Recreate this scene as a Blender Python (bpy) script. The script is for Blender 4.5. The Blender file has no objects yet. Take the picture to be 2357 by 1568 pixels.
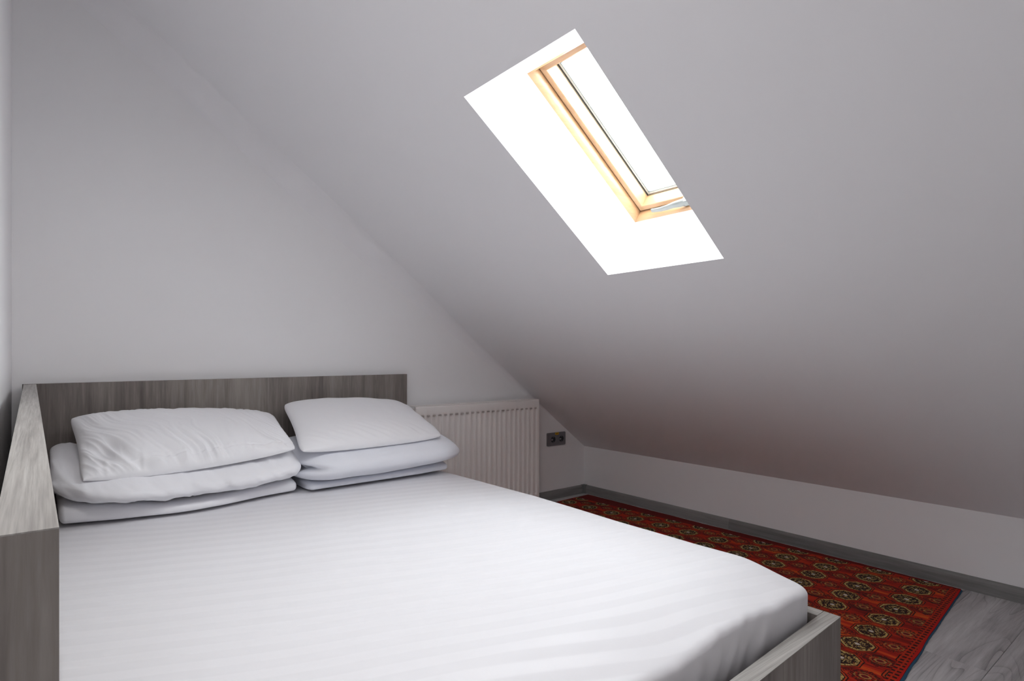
import bpy, bmesh, math, random
import numpy as np
from mathutils import Vector, Matrix, noise
random.seed(7)
SC = bpy.context.scene
COL = SC.collection
PI = math.pi

# ------------------------------------------------------------------ camera, sky, light, exposure
F_PX, W_PX, H_PX = 1355.25, 2357.0, 1568.0
CAM_Z = 0.87
cam_d = bpy.data.cameras.new('camera')
cam_d.sensor_fit = 'HORIZONTAL'
cam_d.sensor_width = 36.0
cam_d.lens = 36.0 * F_PX / W_PX
cam_d.shift_y = (818.74 - H_PX / 2) / W_PX
cam_d.clip_start = 0.02
cam = bpy.data.objects.new('camera', cam_d)
COL.objects.link(cam)
cam.location = (0, 0, CAM_Z)
cam.rotation_euler = (PI / 2, 0, -math.radians(38.652))
SC.camera = cam

world = bpy.data.worlds.new('sky')
SC.world = world
world.use_nodes = True
bg = world.node_tree.nodes['Background']
bg.inputs['Color'].default_value = (0.94, 0.965, 1.0, 1)
bg.inputs['Strength'].default_value = 19.0

def area(name, loc, rot, sx, sy, energy, col, spread=180):
    d = bpy.data.lights.new(name, 'AREA'); d.shape = 'RECTANGLE'
    d.size, d.size_y, d.energy, d.color = sx, sy, energy, col
    d.spread = math.radians(spread)
    o = bpy.data.objects.new(name, d); COL.objects.link(o)
    o.location = loc; o.rotation_euler = rot
    return o
# added fill lights, no visible source: under the slope, overhead, behind the camera
area('slope_fill_light', (1.18, -0.85, 1.36), (0, math.radians(37.07), 0), 0.75, 0.5, 1.6, (0.99, 0.985, 0.98))
area('overhead_fill_light', (0.20, 0.55, 2.05), (math.radians(12), math.radians(-6), 0), 0.35, 0.35, 4.6, (1.0, 0.985, 0.97), 140)
area('rear_fill_light', (0.75, -1.22, 1.2), (PI / 2, 0, 0), 1.0, 1.2, 0.8, (1.0, 0.965, 0.94))

vs = SC.view_settings
SC.display_settings.display_device = 'sRGB'
vs.view_transform = 'Standard'
vs.look = 'None'
vs.gamma = 1.0
vs.use_curve_mapping = False
vs.exposure = 0.15
SC.cycles.max_bounces = 10
SC.cycles.diffuse_bounces = 7
SC.cycles.transparent_max_bounces = 10

# ------------------------------------------------------------------ measures (metres; x along the headboard wall, y towards it)
YB = 2.633        # headboard wall
XL = -0.078       # left wall
XK = 2.692        # knee wall
YF = -1.3         # wall behind the camera
HK = 0.2967       # height of the knee wall
S = 0.7556        # roof slope dz/dx
TH = math.atan(S)
def zc(x): return HK + S * (XK - x)

# ------------------------------------------------------------------ helpers
def smooth(me, ang=None):
    for p in me.polygons: p.use_smooth = True
    if ang is not None:
        me.set_sharp_from_angle(angle=math.radians(ang))

def link(name, me, mat=None, parent=None, sm=None):
    o = bpy.data.objects.new(name, me)
    COL.objects.link(o)
    if mat is not None and not me.materials: me.materials.append(mat)
    if parent is not None: o.parent = parent
    if sm is not None: smooth(me, sm)
    return o

def from_bm(name, bm, mat=None, parent=None, sm=None):
    bmesh.ops.recalc_face_normals(bm, faces=bm.faces)
    me = bpy.data.meshes.new(name)
    bm.to_mesh(me); bm.free()
    return link(name, me, mat, parent, sm)

def pydata(name, v, f, mat=None, parent=None, sm=None):
    me = bpy.data.meshes.new(name)
    me.from_pydata([tuple(map(float, p)) for p in v], [], f)
    me.update()
    return link(name, me, mat, parent, sm)

def empty(name, loc=(0, 0, 0), rotz=0.0):
    o = bpy.data.objects.new(name, None)
    COL.objects.link(o)
    o.location = loc; o.rotation_euler = (0, 0, rotz)
    o.empty_display_size = 0.05
    return o

def tag(o, label=None, cat=None, group=None, kind=None):
    if label: o['label'] = label
    if cat: o['category'] = cat
    if group: o['group'] = group
    if kind: o['kind'] = kind
    return o

def hexa(bm, c, bevel=0.0, seg=2):
    """eight corners: bottom four then top four, both counter-clockwise"""
    v = [bm.verts.new(p) for p in c]
    fs = [(0, 3, 2, 1), (4, 5, 6, 7), (0, 1, 5, 4), (1, 2, 6, 5), (2, 3, 7, 6), (3, 0, 4, 7)]
    faces = [bm.faces.new([v[i] for i in f]) for f in fs]
    if bevel > 0:
        es = list({e for f in faces for e in f.edges})
        bmesh.ops.bevel(bm, geom=es, offset=bevel, segments=seg, affect='EDGES', profile=0.5)

def box(bm, x0, x1, y0, y1, z0, z1, bevel=0.0, seg=2):
    hexa(bm, [(x0, y0, z0), (x1, y0, z0), (x1, y1, z0), (x0, y1, z0),
              (x0, y0, z1), (x1, y0, z1), (x1, y1, z1), (x0, y1, z1)], bevel, seg)

def nz(x, y, z=0.0): return noise.noise(Vector((x, y, z)))

# ------------------------------------------------------------------ materials
def new_mat(name):
    m = bpy.data.materials.new(name)
    m.use_nodes = True
    nt = m.node_tree
    b = nt.nodes['Principled BSDF']
    return m, nt, b

def srgb(r, g, b):
    def f(c):
        c /= 255.0
        return c / 12.92 if c <= 0.04045 else ((c + 0.055) / 1.055) ** 2.4
    return (f(r), f(g), f(b), 1.0)

class NT:
    """tiny wrapper to write shader maths"""
    def __init__(s, nt): s.nt = nt
    def node(s, t, **k):
        n = s.nt.nodes.new(t)
        for a, v in k.items(): setattr(n, a, v)
        return n
    def m(s, op, a, b=None, c=None, clamp=False):
        n = s.nt.nodes.new('ShaderNodeMath'); n.operation = op; n.use_clamp = clamp
        for i, v in enumerate((a, b, c)):
            if v is None: continue
            if isinstance(v, (int, float)): n.inputs[i].default_value = v
            else: s.nt.links.new(v, n.inputs[i])
        return n.outputs[0]
    def lk(s, a, b): s.nt.links.new(a, b)
    def noise(s, vec, scale, detail=3.0, rough=0.55, dist=0.0):
        n = s.nt.nodes.new('ShaderNodeTexNoise')
        n.inputs['Scale'].default_value = scale; n.inputs['Detail'].default_value = detail
        n.inputs['Roughness'].default_value = rough; n.inputs['Distortion'].default_value = dist
        if vec is not None: s.lk(vec, n.inputs['Vector'])
        return n.outputs['Fac']
    def ramp(s, fac, stops, interp='LINEAR'):
        n = s.nt.nodes.new('ShaderNodeValToRGB'); cr = n.color_ramp; cr.interpolation = interp
        while len(cr.elements) < len(stops): cr.elements.new(0.5)
        for e, (p, c) in zip(cr.elements, stops): e.position = p; e.color = c
        s.lk(fac, n.inputs[0])
        return n.outputs['Color']
    def mix(s, fac, a, b, mode='MIX'):
        n = s.nt.nodes.new('ShaderNodeMix'); n.data_type = 'RGBA'; n.blend_type = mode
        for sock, v in ((n.inputs[0], fac), (n.inputs[6], a), (n.inputs[7], b)):
            if isinstance(v, (int, float)): sock.default_value = v
            elif isinstance(v, tuple): sock.default_value = v
            else: s.lk(v, sock)
        return n.outputs[2]
    def bump(s, h, strength=0.3, dist=0.001, normal=None):
        n = s.nt.nodes.new('ShaderNodeBump')
        n.inputs['Strength'].default_value = strength; n.inputs['Distance'].default_value = dist
        s.lk(h, n.inputs['Height'])
        if normal is not None: s.lk(normal, n.inputs['Normal'])
        return n.outputs['Normal']
    def mapping(s, vec, scale=(1, 1, 1), rot=(0, 0, 0), loc=(0, 0, 0)):
        n = s.nt.nodes.new('ShaderNodeMapping')
        n.inputs['Scale'].default_value = scale; n.inputs['Rotation'].default_value = rot; n.inputs['Location'].default_value = loc
        s.lk(vec, n.inputs['Vector'])
        return n.outputs['Vector']
    def obj(s): return s.nt.nodes.new('ShaderNodeTexCoord').outputs['Object']
    def sep(s, v):
        n = s.nt.nodes.new('ShaderNodeSeparateXYZ'); s.lk(v, n.inputs[0]); return n.outputs

def plaster(name, col, bump=0.06):
    m, nt, b = new_mat(name); N = NT(nt)
    co = N.obj()
    f = N.noise(co, 1.3, 2.0)
    c = N.mix(f, tuple(x * 0.985 for x in col[:3]) + (1,), col)
    N.lk(c, b.inputs['Base Color'])
    h = N.noise(co, 90.0, 4.0, 0.6)
    N.lk(N.bump(h, bump, 0.0008), b.inputs['Normal'])
    b.inputs['Roughness'].default_value = 0.75
    return m

def wood(name, dark, mid, light, axis='Z', scale=1.0, rough=0.5, cathedral=False, share=(0.5, 0.38, 0.12), st=0.06):
    """grey wood decor: long streaks along one axis"""
    m, nt, b = new_mat(name); N = NT(nt)
    co = N.obj()
    rnd = nt.nodes.new('ShaderNodeObjectInfo').outputs['Random']
    add = nt.nodes.new('ShaderNodeVectorMath'); add.operation = 'ADD'
    comb = nt.nodes.new('ShaderNodeCombineXYZ')
    r7 = N.m('MULTIPLY', rnd, 37.0)
    for i in range(3): N.lk(r7, comb.inputs[i])
    N.lk(co, add.inputs[0]); N.lk(comb.outputs[0], add.inputs[1])
    v = add.outputs[0]
    k = {'X': (st, 1, 1), 'Y': (1, st, 1), 'Z': (1, 1, st)}[axis]
    sv = N.mapping(v, tuple(a * scale for a in k))
    broad = N.noise(sv, 9.0, 3.0, 0.55, 0.6)
    fine = N.noise(sv, 70.0, 5.0, 0.65, 0.3)
    hair = N.noise(sv, 240.0, 3.0, 0.6)
    t = N.m('ADD', N.m('MULTIPLY', broad, share[0]), N.m('MULTIPLY', fine, share[1]))
    t = N.m('ADD', t, N.m('MULTIPLY', hair, share[2]))
    if cathedral:
        big = N.noise(N.mapping(v, (0.14, 1, 1)), 6.5, 1.5, 0.45, 0.4)
        ph = N.m('FRACT', N.m('MULTIPLY', big, 24.0))
        line = N.m('POWER', ph, 7.0)
        msk = N.noise(N.mapping(v, (0.5, 1, 1)), 5.0, 1.0)
        msk = N.m('MULTIPLY_ADD', msk, 5.0, -2.0, clamp=True)
        t = N.m('SUBTRACT', t, N.m('MULTIPLY', N.m('MULTIPLY', line, msk), 0.16))
        blot = N.noise(N.mapping(v, (0.6, 1, 1)), 7.0, 2.0)
        t = N.m('SUBTRACT', t, N.m('MULTIPLY', N.m('MULTIPLY_ADD', blot, 6.0, -3.6, clamp=True), 0.07))
    c = N.ramp(t, [(0.32, dark), (0.48, mid), (0.64, light)])
    N.lk(c, b.inputs['Base Color'])
    N.lk(N.bump(t, 0.25, 0.0006), b.inputs['Normal'])
    b.inputs['Roughness'].default_value = rough
    return m

def simple(name, col, rough=0.5, metal=0.0, bscale=0.0, bst=0.1):
    m, nt, b = new_mat(name); N = NT(nt)
    b.inputs['Roughness'].default_value = rough; b.inputs['Metallic'].default_value = metal
    f = N.noise(N.obj(), 14.0, 2.0)
    N.lk(N.mix(f, tuple(x * 0.96 for x in col[:3]) + (1,), col), b.inputs['Base Color'])
    if bscale: N.lk(N.bump(N.noise(N.obj(), bscale, 3.0), bst, 0.0005), b.inputs['Normal'])
    return m

def fabric(name, col, bst=0.12):
    m, nt, b = new_mat(name); N = NT(nt)
    co = N.obj()
    weave = N.noise(co, 900.0, 2.0)
    soft = N.noise(co, 5.0, 3.0)
    N.lk(N.mix(soft, tuple(x * 0.97 for x in col[:3]) + (1,), col), b.inputs['Base Color'])
    n1 = N.bump(N.noise(co, 26.0, 4.0, 0.6, 0.8), 0.16, 0.004)
    N.lk(N.bump(weave, bst, 0.0004, n1), b.inputs['Normal'])
    b.inputs['Roughness'].default_value = 0.85
    b.inputs['Sheen Weight'].default_value = 0.15
    return m

def sheet_material():
    """white sateen with woven stripes across the bed"""
    m, nt, b = new_mat('striped_sateen'); N = NT(nt)
    co = N.obj(); X, Y, Z = N.sep(co)
    wob = N.m('MULTIPLY', N.noise(co, 1.6, 1.0), 0.05)
    yc = N.m('ADD', Y, N.m('MULTIPLY', X, 0.28))
    yc = N.m('SUBTRACT', yc, N.m('MULTIPLY', N.m('MULTIPLY', X, X), 0.10))
    yc = N.m('ADD', yc, wob)
    w = N.m('SINE', N.m('MULTIPLY', yc, 2 * PI / 0.062))
    st = N.m('MULTIPLY_ADD', w, 2.2, 0.5, clamp=True)
    N.lk(N.mix(st, srgb(229, 228, 231), srgb(233, 232, 235)), b.inputs['Base Color'])
    N.lk(N.m('MULTIPLY_ADD', st, -0.22, 0.78), b.inputs['Roughness'])
    n1 = N.bump(N.noise(N.mapping(co, (1, 1, 0.5)), 7.0, 4.0, 0.6, 1.2), 0.10, 0.006)
    N.lk(N.bump(N.m('ADD', N.noise(co, 700.0, 2.0), N.m('MULTIPLY', st, 0.3)), 0.10, 0.0005, n1), b.inputs['Normal'])
    return m

def rug_material():
    """red rug with rows of octagon guls, built from distances in rug space"""
    m, nt, b = new_mat('red_gul_rug'); N = NT(nt)
    co = N.obj(); x0, y0, _ = N.sep(co)
    # rough weave wobble so that lines are not ruled
    wx = N.m('MULTIPLY', N.m('SUBTRACT', N.noise(co, 60.0, 2.0), 0.5), 0.007)
    wy = N.m('MULTIPLY', N.m('SUBTRACT', N.noise(N.mapping(co, loc=(5, 3, 1)), 60.0, 2.0), 0.5), 0.007)
    x = N.m('ADD', x0, wx); y = N.m('ADD', y0, wy)
    PX, PY = 0.122, 0.158
    def cell(ox, oy):
        u = N.m('SUBTRACT', N.m('FRACT', N.m('ADD', N.m('DIVIDE', N.m('SUBTRACT', x, ox), PX), 0.5)), 0.5)
        v = N.m('SUBTRACT', N.m('FRACT', N.m('ADD', N.m('DIVIDE', N.m('SUBTRACT', y, oy), PY), 0.5)), 0.5)
        return N.m('ABSOLUTE', N.m('MULTIPLY', u, PX)), N.m('ABSOLUTE', N.m('MULTIPLY', v, PY))
    def octd(a, c, hx, hy):
        a = N.m('DIVIDE', a, hx); c = N.m('DIVIDE', c, hy)
        return N.m('MAXIMUM', N.m('MAXIMUM', a, c), N.m('MULTIPLY', N.m('ADD', a, c), 0.72))
    # ground with streaks (abrash) along the rug
    st = N.noise(N.mapping(co, (1, 0.10, 1)), 26.0, 4.0, 0.65)
    ground = N.ramp(st, [(0.34, srgb(96, 12, 6)), (0.47, srgb(168, 30, 12)), (0.56, srgb(202, 52, 14)), (0.68, srgb(226, 104, 30))])
    fine = N.noise(co, 420.0, 2.0)
    # main guls
    a, c = cell(0.004, 0.107)
    d = octd(a, c, 0.0540, 0.0535)
    vor = nt.nodes.new('ShaderNodeTexVoronoi'); vor.inputs['Scale'].default_value = 270.0
    N.lk(co, vor.inputs['Vector'])
    speck = N.ramp(N.sep(vor.outputs['Color'])[0], [(0.0, srgb(14, 12, 14)), (0.36, srgb(26, 24, 22)), (0.52, srgb(120, 34, 14)),
                                                  (0.66, srgb(66, 66, 40)), (0.80, srgb(196, 160, 92)), (1.0, srgb(216, 196, 150))], 'CONSTANT')
    inner = N.mix(N.m('LESS_THAN', d, 0.55), speck, N.mix(N.m('GREATER_THAN', N.sep(vor.outputs['Color'])[1], 0.62), srgb(24, 12, 16), srgb(190, 160, 100)))
    def band(dd, lo, hi): return N.m('MULTIPLY', N.m('GREATER_THAN', dd, lo), N.m('LESS_THAN', dd, hi))
    gul = N.mix(N.m('MULTIPLY', band(d, 0.68, 0.80), N.m('GREATER_THAN', N.sep(vor.outputs['Color'])[1], 0.30)), inner, srgb(204, 172, 104))
    gul = N.mix(band(d, 0.50, 0.57), gul, srgb(30, 18, 14))
    cross = N.m('MULTIPLY', N.m('MAXIMUM', N.m('LESS_THAN', a, 0.0016), N.m('LESS_THAN', c, 0.0016)), N.m('LESS_THAN', d, 0.7))
    gul = N.mix(cross, gul, srgb(60, 22, 14))
    gul = N.mix(N.m('LESS_THAN', d, 0.13), gul, srgb(210, 200, 190))
    gul = N.mix(band(d, 0.80, 0.86), gul, srgb(40, 20, 10))
    gul = N.mix(band(d, 0.86, 0.94), gul, srgb(190, 62, 18))
    gul = N.mix(band(d, 0.94, 1.0), gul, srgb(36, 10, 8))
    col = N.mix(N.m('LESS_THAN', d, 1.0), ground, gul)
    # small guls between them
    a2, c2 = cell(0.004 + PX / 2, 0.107 + PY / 2)
    d2 = octd(a2, c2, 0.030, 0.036)
    dd = N.m('ADD', N.m('DIVIDE', a2, 0.042), N.m('DIVIDE', c2, 0.070))
    spk2 = N.m('GREATER_THAN', N.sep(vor.outputs['Color'])[2], 0.38)
    small = N.mix(spk2, ground, srgb(52, 14, 10))
    col = N.mix(N.m('MULTIPLY', N.m('LESS_THAN', dd, 1.0), 0.9), col, small)
    col = N.mix(N.m('MULTIPLY', band(d2, 0.26, 0.42), 1.0), col, srgb(178, 126, 70))
    col = N.mix(N.m('LESS_THAN', d2, 0.26), col, srgb(110, 20, 24))
    col = N.mix(N.m('MULTIPLY', band(d2, 0.62, 0.74), spk2), col, srgb(150, 110, 60))
    # end border: comb lines, then plain bright red
    ye = N.m('SUBTRACT', y0, N.m('MULTIPLY', x0, 0.045))
    inb = N.m('LESS_THAN', ye, 0.030)
    comb = N.m('MULTIPLY', N.m('GREATER_THAN', N.m('SINE', N.m('MULTIPLY', x, 2 * PI / 0.0205)), 0.1), N.m('GREATER_THAN', N.m('SINE', N.m('MULTIPLY', y, 2 * PI / 0.0150)), -0.6))
    bcol = N.mix(comb, N.mix(st, srgb(172, 22, 8), srgb(206, 60, 20)), srgb(48, 8, 8))
    bcol = N.mix(N.m('LESS_THAN', ye, 0.006), bcol, srgb(196, 22, 10))
    col = N.mix(inb, col, bcol)
    sidew = N.m('GREATER_THAN', x0, 0.006)
    col = N.mix(sidew, col, srgb(112, 14, 8))
    col = N.mix(N.m('MULTIPLY', fine, 0.35), col, srgb(60, 10, 6))
    N.lk(col, b.inputs['Base Color'])
    N.lk(N.bump(N.m('ADD', fine, N.m('MULTIPLY', st, 0.5)), 0.5, 0.0015), b.inputs['Normal'])
    b.inputs['Roughness'].default_value = 0.8
    b.inputs['Specular IOR Level'].default_value = 0.25
    return m

def glass_material():
    m, nt, b = new_mat('window_glass'); N = NT(nt)
    nt.nodes.remove(b)
    out = nt.nodes['Material Output']
    tr = nt.nodes.new('ShaderNodeBsdfTransparent'); tr.inputs[0].default_value = (0.97, 0.985, 0.98, 1)
    gl = nt.nodes.new('ShaderNodeBsdfGlossy'); gl.inputs['Roughness'].default_value = 0.02
    fr = nt.nodes.new('ShaderNodeFresnel'); fr.inputs[0].default_value = 1.45
    mx = nt.nodes.new('ShaderNodeMixShader')
    geo = nt.nodes.new('ShaderNodeNewGeometry')             # reflect on entering only; thin pane
    N.lk(N.m('MULTIPLY', fr.outputs[0], N.m('SUBTRACT', 1.0, geo.outputs['Backfacing'])), mx.inputs[0]); N.lk(tr.outputs[0], mx.inputs[1]); N.lk(gl.outputs[0], mx.inputs[2])
    N.lk(mx.outputs[0], out.inputs['Surface'])
    return m

M_WALL = plaster('wall_paint', srgb(245, 244, 245))
M_CEIL = plaster('ceiling_paint', srgb(244, 243, 245))
M_REVEAL = plaster('reveal_paint', srgb(244, 244, 246), 0.03)
WD, WM, WL = srgb(88, 80, 76), srgb(124, 116, 111), srgb(154, 147, 141)
M_WOODZ = wood('grey_wood_shaded_upright_grain', WD, WM, WL, 'Z')  # upright faces: same wood, shade put into a darker colour
M_WOODY = wood('grey_wood_lit_long_grain', srgb(126, 121, 116), srgb(160, 156, 151), srgb(190, 187, 182), 'Y', 1.6, share=(0.12, 0.48, 0.40), st=0.018)  # top faces: same wood, light from above put into the colour
M_WOODX = wood('grey_wood_lit_cross_grain', srgb(126, 121, 116), srgb(160, 156, 151), srgb(190, 187, 182), 'X', 1.6, share=(0.12, 0.48, 0.40), st=0.018)  # lightened like the long grain, for tops lit from above
M_FLOOR = wood('grey_laminate', srgb(134, 131, 131), srgb(178, 175, 176), srgb(208, 206, 206), 'X', 0.9, 0.55, True)
M_GAP = simple('floor_joint_dark_board', srgb(60, 56, 54), 0.9)  # dark board that shows in the plank joints
M_BASE = wood('grey_skirting_decor', srgb(96, 95, 94), srgb(124, 123, 122), srgb(150, 149, 147), 'Y', 0.8, 0.5)
M_BASEX = wood('grey_skirting_decor_back', srgb(96, 95, 94), srgb(124, 123, 122), srgb(150, 149, 147), 'X', 0.8, 0.5)
M_CAP = simple('skirting_corner_plastic', srgb(128, 130, 128), 0.35)
M_SHEET = sheet_material()
M_LINEN = fabric('white_pillowcase_cotton', srgb(244, 244, 247))
M_LINEN2 = fabric('white_duvet_cotton', srgb(242, 242, 246))
M_BLUE = fabric('cool_white_duvet_cotton', srgb(236, 238, 245))
M_RAD = simple('radiator_enamel', srgb(246, 241, 238), 0.35)
M_RADIN = simple('radiator_inside', srgb(176, 168, 164), 0.6)
M_PINE = wood('clear_pine', srgb(150, 112, 78), srgb(172, 136, 100), srgb(186, 152, 116), 'X', 0.7, 0.35)
M_PINEY = wood('clear_pine_across', srgb(150, 112, 78), srgb(172, 136, 100), srgb(186, 152, 116), 'Y', 0.7, 0.35)
M_GASK = simple('grey_glazing_gasket', srgb(70, 84, 82), 0.6)
M_ALU = simple('pale_spacer_bar', srgb(240, 244, 244), 0.4, 0.0)
M_HANDLE = simple('shaded_white_handle_plastic', srgb(120, 124, 122), 0.3)  # white plastic greyed, its shade is put into the colour
M_GLASS = glass_material()
M_SOCK = simple('grey_socket_plastic', srgb(122, 120, 124), 0.4)
M_SOCKD = simple('dark_socket_plastic', srgb(30, 32, 40), 0.4)
M_SOCKM = simple('socket_contact_metal', srgb(150, 150, 156), 0.35, 0.6)
M_STICK = simple('yellow_sticker', srgb(222, 168, 10), 0.5)
M_INK = simple('black_sticker_print', srgb(40, 30, 10), 0.6)
M_BRASS = simple('valve_nickel', srgb(200, 196, 190), 0.3, 0.8)
M_BLACK = simple('black_rubber', srgb(26, 24, 24), 0.6)
M_RUG = rug_material()
M_RUGEDGE = simple('blue_rug_binding', srgb(34, 78, 104), 0.9, 0, 500, 0.5)
M_ROOF = simple('roof_insulation', srgb(120, 110, 100), 0.9)

# ------------------------------------------------------------------ room shell
T = 0.12
bm = bmesh.new(); box(bm, XL - T, XL, YF, YB + T, 0, zc(XL) + 0.2)
tag(from_bm('wall_left', bm, M_WALL), kind='structure')
def gable(name, y0, y1):
    bm = bmesh.new()
    pr = [(XL, 0), (XK + 0.002, 0), (XK + 0.002, HK + 0.01), (XL, zc(XL) + 0.01)]
    lo = [bm.verts.new((x, y0, z)) for x, z in pr]; hi = [bm.verts.new((x, y1, z)) for x, z in pr]
    bm.faces.new(lo); bm.faces.new(hi[::-1])
    for i in range(4): bm.faces.new([lo[i], hi[i], hi[(i + 1) % 4], lo[(i + 1) % 4]])
    return tag(from_bm(name, bm, M_WALL), kind='structure')
gable('wall_back', YB, YB + T)
gable('wall_front', YF - T, YF)
bm = bmesh.new(); box(bm, XK, XK + T, YF, YB + T, 0, HK)
tag(from_bm('wall_right', bm, M_WALL), kind='structure')

# sloped ceiling with the opening for the roof window: local frame a (down the slope), y, n (outward)
AV = Vector((math.cos(TH), 0, -math.sin(TH))); NV = Vector((math.sin(TH), 0, math.cos(TH))); O = Vector((XK, 0, HK))
def L(a, y, w): 
    p = O + AV * a + NV * w
    return Vector((p.x, y, p.z))
A0, A1, Y0, Y1 = -2.185, -1.422, 0.957, 1.4075            # opening in the ceiling
AT = -2.078                                              # top of the opening at the frame
DW = 0.255                                               # depth of the shaft
aL = -(XK - XL) / math.cos(TH) - 0.05
bm = bmesh.new()
ays = [aL, A0, A1, 0.06]; yys = [YF - 0.02, Y0, Y1, YB + 0.02]
g = {}
for i, a in enumerate(ays):
    for j, y in enumerate(yys): g[i, j] = bm.verts.new(L(a, y, 0))
for i in range(3):
    for j in range(3):
        if (i, j) != (1, 1): bm.faces.new([g[i, j], g[i + 1, j], g[i + 1, j + 1], g[i, j + 1]])
# outer skin so that no light leaks around the shaft
g2 = {}
for i, a in enumerate(ays):
    for j, y in enumerate(yys): g2[i, j] = bm.verts.new(L(a, y, 0.10))
for i in range(3):
    for j in range(3):
        if (i, j) != (1, 1): bm.faces.new([g2[i, j], g2[i, j + 1], g2[i + 1, j + 1], g2[i + 1, j]])
for (p, q) in (((0, 0), (3, 0)), ((3, 0), (3, 3)), ((3, 3), (0, 3)), ((0, 3), (0, 0))):
    bm.faces.new([g[p], g[q], g2[q], g2[p]]) if False else None
ceil = tag(from_bm('ceiling', bm, M_CEIL), kind='structure')

# soft plaster cove where slope and headboard wall meet, wide at the top, closing towards the knee wall
def cove():
    v, f = [], []
    n, k = 40, 10
    for i in range(n + 1):
        a = aL + 0.04 + (-(aL + 0.04)) * i / n
        r = 0.09 * min(1.0, max(0.02, (-a - 0.25) / 1.6)) ** 1.0
        # 90 degree corner between the slope (normal -n) and the wall (normal -y)
        for j in range(k + 1):
            t = PI / 2 * j / k
            dy = r * (1 - math.sin(t)); dn = r * (1 - math.cos(t))
            p = L(a, YB - dy, -dn + 0.0005)
            v.append((p.x, p.y - 0.0005, p.z))
    for i in range(n):
        for j in range(k):
            q = i * (k + 1) + j
            f.append((q, q + 1, q + k + 2, q + k + 1))
    return v, f
v, f = cove()
c = pydata('cove', v, f, M_CEIL, ceil, 80)

# shaft of the roof window (plastered reveals)
bm = bmesh.new()
o4 = [L(A0, Y0, 0), L(A1, Y0, 0), L(A1, Y1, 0), L(A0, Y1, 0)]
i4 = [L(AT, Y0, DW), L(A1 - 0.006, Y0, DW), L(A1 - 0.006, Y1, DW), L(AT, Y1, DW)]
names = ['reveal_side', 'reveal_bottom', 'reveal_side', 'reveal_top']
TK = 0.03
def out(p, k):                                            # outer skin of a reveal
    d = [Vector((0, -TK, 0)), AV * TK, Vector((0, TK, 0)), -AV * TK][k]
    return p + d + NV * 0.003
for k in range(4):
    bm = bmesh.new()
    a, b_, c_, d_ = o4[k], o4[(k + 1) % 4], i4[(k + 1) % 4], i4[k]
    ins = [bm.verts.new(p) for p in (a, b_, c_, d_)]
    outs = [bm.verts.new(out(p, k)) for p in (a, b_, c_, d_)]
    bm.faces.new(ins); bm.faces.new(outs[::-1])
    for q in range(4): bm.faces.new([ins[q], ins[(q + 1) % 4], outs[(q + 1) % 4], outs[q]])
    from_bm(names[k], bm, M_REVEAL, ceil)

# ------------------------------------------------------------------ roof window
win = empty('window_1', L(AT, (Y0 + Y1) / 2, DW)); tag(win, kind='structure')
bpy.context.view_layer.update()
WINV = win.matrix_world.inverted()
WA0, WA1 = AT, A1 - 0.006
def ring(name, prof, mats, sm=35, caps=None):
    """a mitred picture-frame of profile points (inset t, outward w), four members as four parts"""
    n = len(prof)
    cs = []
    for (t, w) in prof:
        cs.append([L(WA0 + t, Y0 + t, w), L(WA1 - t, Y0 + t, w), L(WA1 - t, Y1 - t, w), L(WA0 + t, Y1 - t, w)])
    obs = []
    for k in range(4):
        bm = bmesh.new()
        A = [bm.verts.new(WINV @ cs[i][k]) for i in range(n)]
        B = [bm.verts.new(WINV @ cs[i][(k + 1) % 4]) for i in range(n)]
        for i in range(n):
            bm.faces.new([A[i], A[(i + 1) % n], B[(i + 1) % n], B[i]])
        bm.faces.new(A); bm.faces.new(B[::-1])
        obs.append(from_bm(name, bm, mats[k % 2], win, sm))
    return obs
# frame lining: rounded pine edge next to the plaster
lin = [(0.0, 0.253)] + [(0.012 * math.sin(q * PI / 10), 0.292 - 0.036 * math.cos(q * PI / 10)) for q in range(1, 6)] + [(0.011, 0.300), (-0.04, 0.300), (-0.04, 0.262)]
ring('frame_member', lin, (M_PINE, M_PINEY))
ring('frame_outer', [(-0.04, 0.301), (0.009, 0.301), (0.009, 0.345), (-0.04, 0.345)], (M_PINE, M_PINEY))
ring('seal', [(0.0100, 0.3005), (0.0160, 0.3005), (0.0160, 0.3030), (0.0100, 0.3030)], (M_BLACK, M_BLACK))
sash = [(0.0145, 0.2945), (0.0165, 0.2920), (0.031, 0.2935), (0.033, 0.2955), (0.0385, 0.3365), (0.0385, 0.3395), (0.041, 0.341), (0.041, 0.352), (0.0145, 0.352)]
ring('sash_member', sash, (M_PINE, M_PINEY))
ring('gasket', [(0.0385, 0.3400), (0.0410, 0.3400), (0.0410, 0.3450), (0.0385, 0.3450)], (M_GASK, M_GASK))
ring('spacer_bar', [(0.0410, 0.3462), (0.0480, 0.3462), (0.0480, 0.3500), (0.0410, 0.3500)], (M_ALU, M_ALU))
ring('gasket_outer', [(0.0480, 0.3462), (0.0500, 0.3462), (0.0500, 0.3540), (0.0480, 0.3540)], (M_GASK, M_GASK))
def slab(name, t, w0, w1, mat):
    bm = bmesh.new()
    hexa(bm, [WINV @ L(WA0 + t, Y0 + t, w0), WINV @ L(WA1 - t, Y0 + t, w0), WINV @ L(WA1 - t, Y1 - t, w0), WINV @ L(WA0 + t, Y1 - t, w0),
              WINV @ L(WA0 + t, Y0 + t, w1), WINV @ L(WA1 - t, Y0 + t, w1), WINV @ L(WA1 - t, Y1 - t, w1), WINV @ L(WA0 + t, Y1 - t, w1)])
    return from_bm(name, bm, mat, win)
slab('pane', 0.030, 0.3460 - 0.0005, 0.3461, M_GLASS)
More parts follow.
